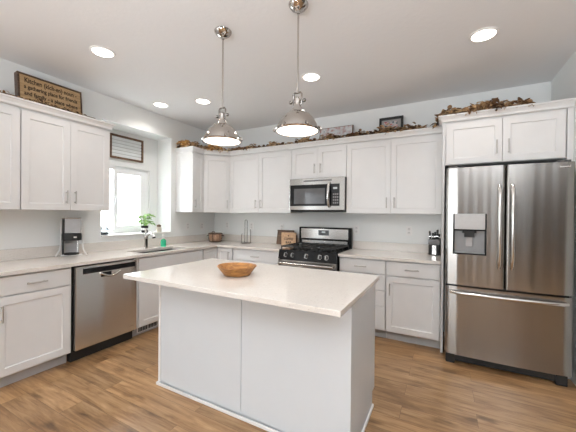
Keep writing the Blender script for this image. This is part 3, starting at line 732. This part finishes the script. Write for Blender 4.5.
r = thing('paper_towel_holder', 'empty chrome upright paper towel holder on the worktop by the back wall', 'paper towel holder', (.85, -.235, CT1), .3)
MB().lathe([(0, 0), (.088, 0), (.090, .006), (.078, .014), (0, .016)], 32).build('base', DARKNICKEL, r, True)
MB().tube([(-.018, 0, .014), (-.018, 0, .345), (-.010, 0, .358), (.010, 0, .358), (.018, 0, .345), (.018, 0, .014)], .0055, 8).build('post', DARKNICKEL, r, True)
MB().tube([(-.075, 0, .012), (-.072, 0, .12), (-.062, 0, .15)], .005, 8).build('side_arm', DARKNICKEL, r, True)
MB().tube([(.075, 0, .012), (.074, 0, .17), (.070, 0, .215)], .006, 8).build('side_arm', DARKNICKEL, r, True)

rt = math.radians(-12)
r = thing('serving_board', 'dark brown wooden board leaning on the backsplash behind the small pale sign', 'board', (1.445, -.085, CT1))
mt = Matrix.Rotation(rt, 4, 'X')
MB().box(-.145, .13, 0, .018, .002, .215, .006, mtx=mt).build('board', FRAMEWOOD, r)
MB().box(-.147, .132, -.004, .022, .20, .22, .003, mtx=mt).build('rim', DARKWOOD, r)
r = thing('coffee_bar_sign', 'small pale wood block sign with dark lettering, left of the gas range', 'sign', (1.562, -.165, CT1), .12)
MB().box(-.112, .112, -.02, .022, .001, .188, .004).build('block', CRATEWOOD, r)
MB().box(.113, .120, -.02, .022, .001, .155, .002).build('end_cap', DARKWOOD, r)
text_mesh('lettering', 'COFFEE', .045, INK, r, (0, -.0212, .095), (PI/2, 0, 0), width=.14, bold=.0012)
text_mesh('lettering', 'BAR', .045, INK, r, (0, -.0212, .045), (PI/2, 0, 0), width=.09, bold=.0012)
MB().add([(0, -.0212, .155), (-.012, -.0212, .142), (0, -.0212, .130), (.012, -.0212, .142), (0, -.0202, .155), (-.012, -.0202, .142), (0, -.0202, .130), (.012, -.0202, .142)], [(0, 1, 2, 3), (4, 7, 6, 5), (0, 4, 5, 1), (1, 5, 6, 2), (2, 6, 7, 3), (3, 7, 4, 0)]).build('emblem', INK, r)

r = thing('knife_block', 'black and grey knife block full of dark-handled knives beside the refrigerator', 'knife block', (3.443, -.125, CT1), -.1)
MB().box(-.056, .056, -.05, .05, .001, .118, .006).build('base', BLACKM, r)
MB().box(-.060, .060, -.056, .052, .119, .180, .008).build('collar', BURGUNDY, r)
MB().box(-.018, .024, -.0545, -.0505, .008, .112, .001).build('front_plate', STEELH, r)
for k, (x, y, h_, tl) in enumerate(((-.042, -.02, .095, -.08), (-.02, .02, .07, 0), (.004, -.01, .085, .03), (.026, -.02, .11, .06), (.04, .02, .06, .1))):
    m_ = Matrix.Translation((x, y, .18)) @ Matrix.Rotation(tl, 4, 'Y')
    o = MB().box(-.010, .010, -.007, .007, .0005, h_, .005, mtx=m_).build('knife_handle', BLACKM, r)
    MB().box(-.0105, .0105, -.0075, .0075, h_*.30, h_*.36, mtx=m_).build('rivet_band', STEELH, o)

# wooden bowl on the island
r = thing('wooden_bowl', 'oval golden-brown hand-carved wooden bowl on the island worktop', 'bowl', (2.203, -2.190, CT1), yaw)
vs = []; fs = []; n = 48
prof = [(0, .001), (.60, .001), (.66, .006), (.80, .034), (.96, .062), (1.0, .069), (.975, .072), (.93, .067), (.78, .032), (.62, .013), (0, .011)]
for i in range(n):
    a = 2*PI*i/n; wob = 1+.012*math.cos(3*a+.6)+.006*math.cos(7*a)
    for q, z in prof:
        k = .5+.5*q; vs.append((.145*q*math.cos(a)*(1+(wob-1)*q), .125*q*math.sin(a)*(1+(wob-1)*q), z*(1+.03*math.cos(2*a+.5)*q+.04*math.sin(a)*q) if z > .012 else z))
k = len(prof)
for i in range(n):
    j = (i+1) % n
    for q in range(k-1): fs.append((i*k+q, j*k+q, j*k+q+1, i*k+q+1))
MB().add(vs, fs).build('bowl', BOWLWOOD, r, True, 60)

# ------------------------------------------------------------------ wall outlets
def outlet(label, wall, p, z, dark=False):
    r = thing('wall_outlet', label, 'outlet', (p, 0, z) if wall == 'b' else (0, p, z), 0 if wall == 'b' else L90, 'wall outlets above the worktops')
    MB().box(-.035, .035, -.0065, -.0008, -.057, .057, .002).build('cover_plate', PLASTIC, r)
    for s_ in (-1, 1):
        o = MB().lathe([(0, 0), (.0165, 0), (.0165, .0025), (0, .0025)], 20).build('socket', mat('socket_face', (.70, .69, .68), .4, noise=.02), r); o.matrix_local = Matrix.Translation((0, -.0066, s_*.022)) @ Matrix.Rotation(PI/2, 4, 'X')
        MB().box(-.007, -.005, .0005, .009, .0026, .0031).box(.005, .007, .0005, .009, .0026, .0031).build('slot', BLACKM, o)
outlet('white outlet on the backsplash wall, third one in from the refrigerator', 'b', 1.352, 1.158)
outlet('white outlet on the back wall just right of the range backguard', 'b', 2.50, 1.165)
outlet('white outlet on the back wall nearest the refrigerator', 'b', 3.155, 1.172)
outlet('white outlet on the back wall behind the paper towel holder', 'b', .79, 1.171)
outlet('white outlet on the back wall just right of the room corner', 'b', .291, 1.174)
outlet('white outlet on the left wall just right of the coffee machine', 'l', -2.129, 1.160)
outlet('white outlet on the left wall beside the window niche', 'l', -.607, 1.168)
outlet('white outlet on the left wall nearest the room corner', 'l', -.303, 1.160)

# ------------------------------------------------------------------ ceiling lights
def can(label, x, y):
    r = thing('recessed_light', label, 'ceiling light', (x, y, H), 0, 'recessed ceiling lights')
    MB().lathe([(.078, -.004), (.078, -.0008), (.098, -.0008), (.096, -.006), (.080, -.009)], 32, ring=True).build('trim_ring', TRIM, r, True)
    MB().lathe([(0, -.0008), (.0775, -.0008), (.0775, -.0045), (.04, -.006), (0, -.0065)], 32).build('lens', LENS, r, True)
    l = bpy.data.lights.new('can_light', 'AREA'); l.shape = 'DISK'; l.size = .15; l.energy = P_CAN; l.color = (1, .955, .91); l.spread = PI*.72
    lo = bpy.data.objects.new('can_light', l); col.objects.link(lo); lo.parent = r; lo.location = (0, 0, -.012)
can('recessed ceiling light nearest the tan word sign', .93, -2.435)
can('recessed ceiling light close to the left wall above the sink niche', .335, -1.375)
can('recessed ceiling light behind the smaller-looking pendant, left of its rod', .905, -1.22)
can('recessed ceiling light just right of the nearer pendant rod', 2.345, -1.2)
can('recessed ceiling light in front of the refrigerator cabinet', 3.79, -1.235)

def pendant(label, x, y):
    r = thing('pendant_light', label, 'pendant lamp', (x, y, H), 0, 'polished dome pendants over the island')
    zr = 1.914-H; zq = zr+.044
    MB().lathe([(0, -.0005), (.062, -.0005), (.066, -.006), (.064, -.014), (.052, -.030), (.030, -.044), (.012, -.050), (.010, -.066), (0, -.066)], 32).build('canopy', CHROME, r, True)
    MB().tube([(0, 0, -.064), (0, 0, -.095), (0, 0, zq+.205)], .0065, 10).build('rod', CHROME, r, True)
    yk = MB()
    yk.tube([(-.026, 0, zq+.125), (-.030, 0, zq+.16), (-.030, 0, zq+.195), (-.022, 0, zq+.207), (.022, 0, zq+.207), (.030, 0, zq+.195), (.030, 0, zq+.16), (.026, 0, zq+.125)], .0062, 8)
    yk.tube([(-.050, 0, zq+.150), (.050, 0, zq+.150)], .0055, 8).sphere(.012, (-.050, 0, zq+.150), 12).sphere(.012, (.050, 0, zq+.150), 12)
    yk.build('yoke', DARKNICKEL, r, True)
    MB().lathe([(0, .176), (.012, .176), (.021, .165), (.021, .135), (.026, .130), (.026, .118), (.032, .105), (.037, .080)], 24, (0, 0, zq)).build('socket', CHROME, r, True)
    MB().lathe([(.034, .128), (.055, .122), (.085, .104), (.110, .075), (.128, .042), (.136, .014), (.139, 0), (.136, 0), (.133, .013), (.125, .040), (.107, .072), (.083, .101), (.034, .120)], 40, (0, 0, zr), ring=True).build('shade', CHROME, r, True, 50)
    MB().lathe([(.136, -.004), (.147, -.004), (.151, .002), (.147, .009), (.139, .010), (.136, .006)], 40, (0, 0, zr), ring=True).build('rim', CHROME, r, True)
    for k in range(6):
        a = 2*PI*k/6+.35; c_ = Vector((math.cos(a), math.sin(a), 0))
        MB().tube([c_*.146+Vector((0, 0, zr-.004)), c_*.156+Vector((0, 0, zr+.006)), c_*.150+Vector((0, 0, zr+.020)), c_*.136+Vector((0, 0, zr+.026))], [.005, .0085, .007, .005], 8).build('clip', CHROME, r, True)
    MB().lathe([(0, -.010), (.06, -.009), (.11, -.005), (.1358, .0), (.1338, .004), (0, .004)], 40, (0, 0, zr)).build('diffuser', DOMEIN, r, True)
    l = bpy.data.lights.new('pendant_glow', 'AREA'); l.shape = 'DISK'; l.size = .25; l.energy = P_PEND; l.color = (1, .90, .79)
    lo = bpy.data.objects.new('pendant_glow', l); col.objects.link(lo); lo.parent = r; lo.location = (0, 0, zr-.014)
pendant('polished nickel dome pendant hanging over the left half of the island', 2.046, -2.182)
pendant('polished nickel dome pendant hanging over the right half of the island', 2.680, -2.178)

# ------------------------------------------------------------------ things on top of the cabinets
ZK = ZT+.0585          # top of the crown
r = thing('word_sign', 'tan wooden word sign with dark edges standing on the left wall cabinets', 'sign', (.235, -2.497, ZK-.05), L90)
tl = Matrix.Rotation(math.radians(-6), 4, 'X')
r2 = MB().box(-.245, .245, -.006, .006, .0, .32, mtx=tl).build('board', SIGNWOOD, r)
fr = MB().box(-.262, -.2455, -.012, .05, .0, .335, .002, mtx=tl).box(.2455, .258, -.012, .05, .0, .335, .002, mtx=tl).box(-.2455, .2455, -.012, .05, .3205, .335, .002, mtx=tl).build('frame', DARKWOOD, r)
for txt, z, wd in (('Kitchen (kich-en) noun -', .276, .42), ('a gathering place for friends', .216, .43), ('and family - a place where', .156, .43), ('memories are made', .10, .3)):
    p = tl @ Vector((0.0, -.0069, z))
    text_mesh('lettering', txt, .062 if z > .25 else .052, INK, r, p, (PI/2-math.radians(6), 0, 0), width=wd, bold=.0012)

r = thing('floral_canvas', 'wide pale floral picture leaning on the back wall above the cabinets', 'picture', (2.235, -.135, ZK-.055))
tl = Matrix.Rotation(math.radians(-8), 4, 'X')
MB().box(-.235, .235, -.008, .012, .0, .288, .002, mtx=tl).build('frame', FRAMEWOOD, r)
MB().box(-.226, .222, -.0095, -.0082, .008, .280, mtx=tl).build('print', FLORAL, r)
r = thing('photo_frame', 'small black framed photograph leaning on the back wall above the cabinets', 'picture', (2.945, -.135, ZK-.055))
fr = MB()
for a in ((-.142, .142, .285, .318), (-.142, .142, 0, .03), (-.142, -.114, .03, .285), (.114, .142, .03, .285)): fr.box(a[0], a[1], -.014, .010, a[2], a[3], .003, mtx=tl)
fr.build('frame', BLACKM, r)
MB().box(-.114, .114, -.004, .004, .03, .285, mtx=tl).build('mat_board', mat('mat_grey', (.34, .33, .32), .7, noise=.05), r)
MB().box(-.082, .074, -.0055, -.0042, .06, .262, mtx=tl).build('photograph', PHOTO, r)
# supports: both stand on the cabinet tops behind the crown

def garland(label, path, n, spread, hgt, seed, gold=0, cones=0, lsz=(.028, .055)):
    random.seed(seed)
    r = thing('dried_leaf_garland', label, 'garland', path[0], 0, 'dried leaf garlands on the cabinets')
    P = [Vector(p)-Vector(path[0]) for p in path]
    seg = [(P[i+1]-P[i]).length for i in range(len(P)-1)]; tot = sum(seg)
    def at(t_):
        d_ = t_*tot
        for i, s_ in enumerate(seg):
            if d_ <= s_ or i == len(seg)-1: return P[i].lerp(P[i+1], min(1, d_/s_))
            d_ -= s_
    vp = []
    m_ = max(6, int(tot/.06))
    for i in range(m_+1):
        q = at(i/m_); vp.append(q+Vector((random.uniform(-.012, .012), random.uniform(-.012, .012), .008+random.uniform(0, .012))))
    MB().tube(vp, .0045, 6).build('vine', VINE, r, True)
    la, lb = MB(), MB()
    dens = [random.uniform(.15, 1)**1.5 for _ in range(int(tot/.12)+2)]
    k = 0
    while k < n:
        t_ = random.random()
        if random.random() > dens[int(t_*tot/.12)]: continue
        k += 1
        dn = dens[int(t_*tot/.12)]
        q = at(t_)+Vector((random.uniform(-spread, spread), random.uniform(-spread, spread), .010+abs(random.gauss(0, .5))*hgt*dn))
        mm = Matrix.Translation(q) @ Matrix.Rotation(random.uniform(0, 2*PI), 4, 'Z') @ Matrix.Rotation(random.uniform(-.9, .5), 4, 'Y') @ Matrix.Rotation(random.uniform(-.8, .8), 4, 'X')
        L_ = random.uniform(*lsz); leafshape(la if random.random() < .55 else lb, L_, L_*.62, mm, .35, 3)
    la.build('leaves', LEAF, r); lb.build('dark_leaves', LEAFD, r)
    for _ in range(cones):
        q = at(random.random())+Vector((random.uniform(-spread, spread)*.6, random.uniform(-spread, spread)*.6, .026))
        cb = MB()
        for j in range(6): cb.lathe([(.004, -.022+j*.008), (.021*math.sin(PI*(j+1)/7.5), -.020+j*.008), (.003, -.013+j*.008)], 9)
        o = cb.build('pine_cone', CONE, r); o.location = q; o.rotation_euler = (random.uniform(.8, 2), 0, random.uniform(0, 6))
    for t_, hh in (gold if gold else ()):
        for _ in range(2):
            q = at(t_)+Vector((random.uniform(-.03, .03), random.uniform(-.03, .03), hh+random.uniform(-.02, .02)))
            fb = MB()
            for j in range(14):
                mm = Matrix.Rotation(2*PI*j/14, 4, 'Z') @ Matrix.Translation((.010, 0, 0)) @ Matrix.Rotation(random.uniform(-.5, .1), 4, 'Y')
                leafshape(fb, .050, .024, mm, .2, 3)
            fb.sphere(.014, (0, 0, .004), 10, .6)
            o = fb.build('dried_flower', GOLD, r, True); o.location = q; o.rotation_euler = (random.uniform(.5, 1.3), 0, random.uniform(-.3, 1.5))
    return r
zk = ZK-.001
garland('short sparse dried leaf garland at the foot of the tan word sign', [(.335, -3.1, zk), (.345, -2.85, zk), (.345, -2.55, zk), (.345, -2.17, zk)], 110, .02, .03, 3, lsz=(.022, .04))
garland('long dried leaf garland running from the window niche along the back wall cabinets', [(.05, -.80, zk), (.335, -.815, zk), (.345, -.63, zk), (.62, -.355, zk), (1.0, -.345, zk), (1.7, -.345, zk), (2.6, -.345, zk), (3.36, -.345, zk)],
        1500, .026, .055, 8, gold=((.0, .03), (.006, .085), (.02, .04), (.03, .09), (.042, .05), (.052, .03), (.16, .03), (.19, .035)), cones=26, lsz=(.03, .06))
garland('dried leaf garland heaped on top of the refrigerator cabinet', [(3.462, -.345, ZT+.06), (3.49, -.45, 2.35), (3.55, -.60, 2.349), (3.72, -.63, 2.349), (3.90, -.63, 2.349), (4.22, -.63, 2.349)], 360, .026, .055, 21, lsz=(.045, .08))
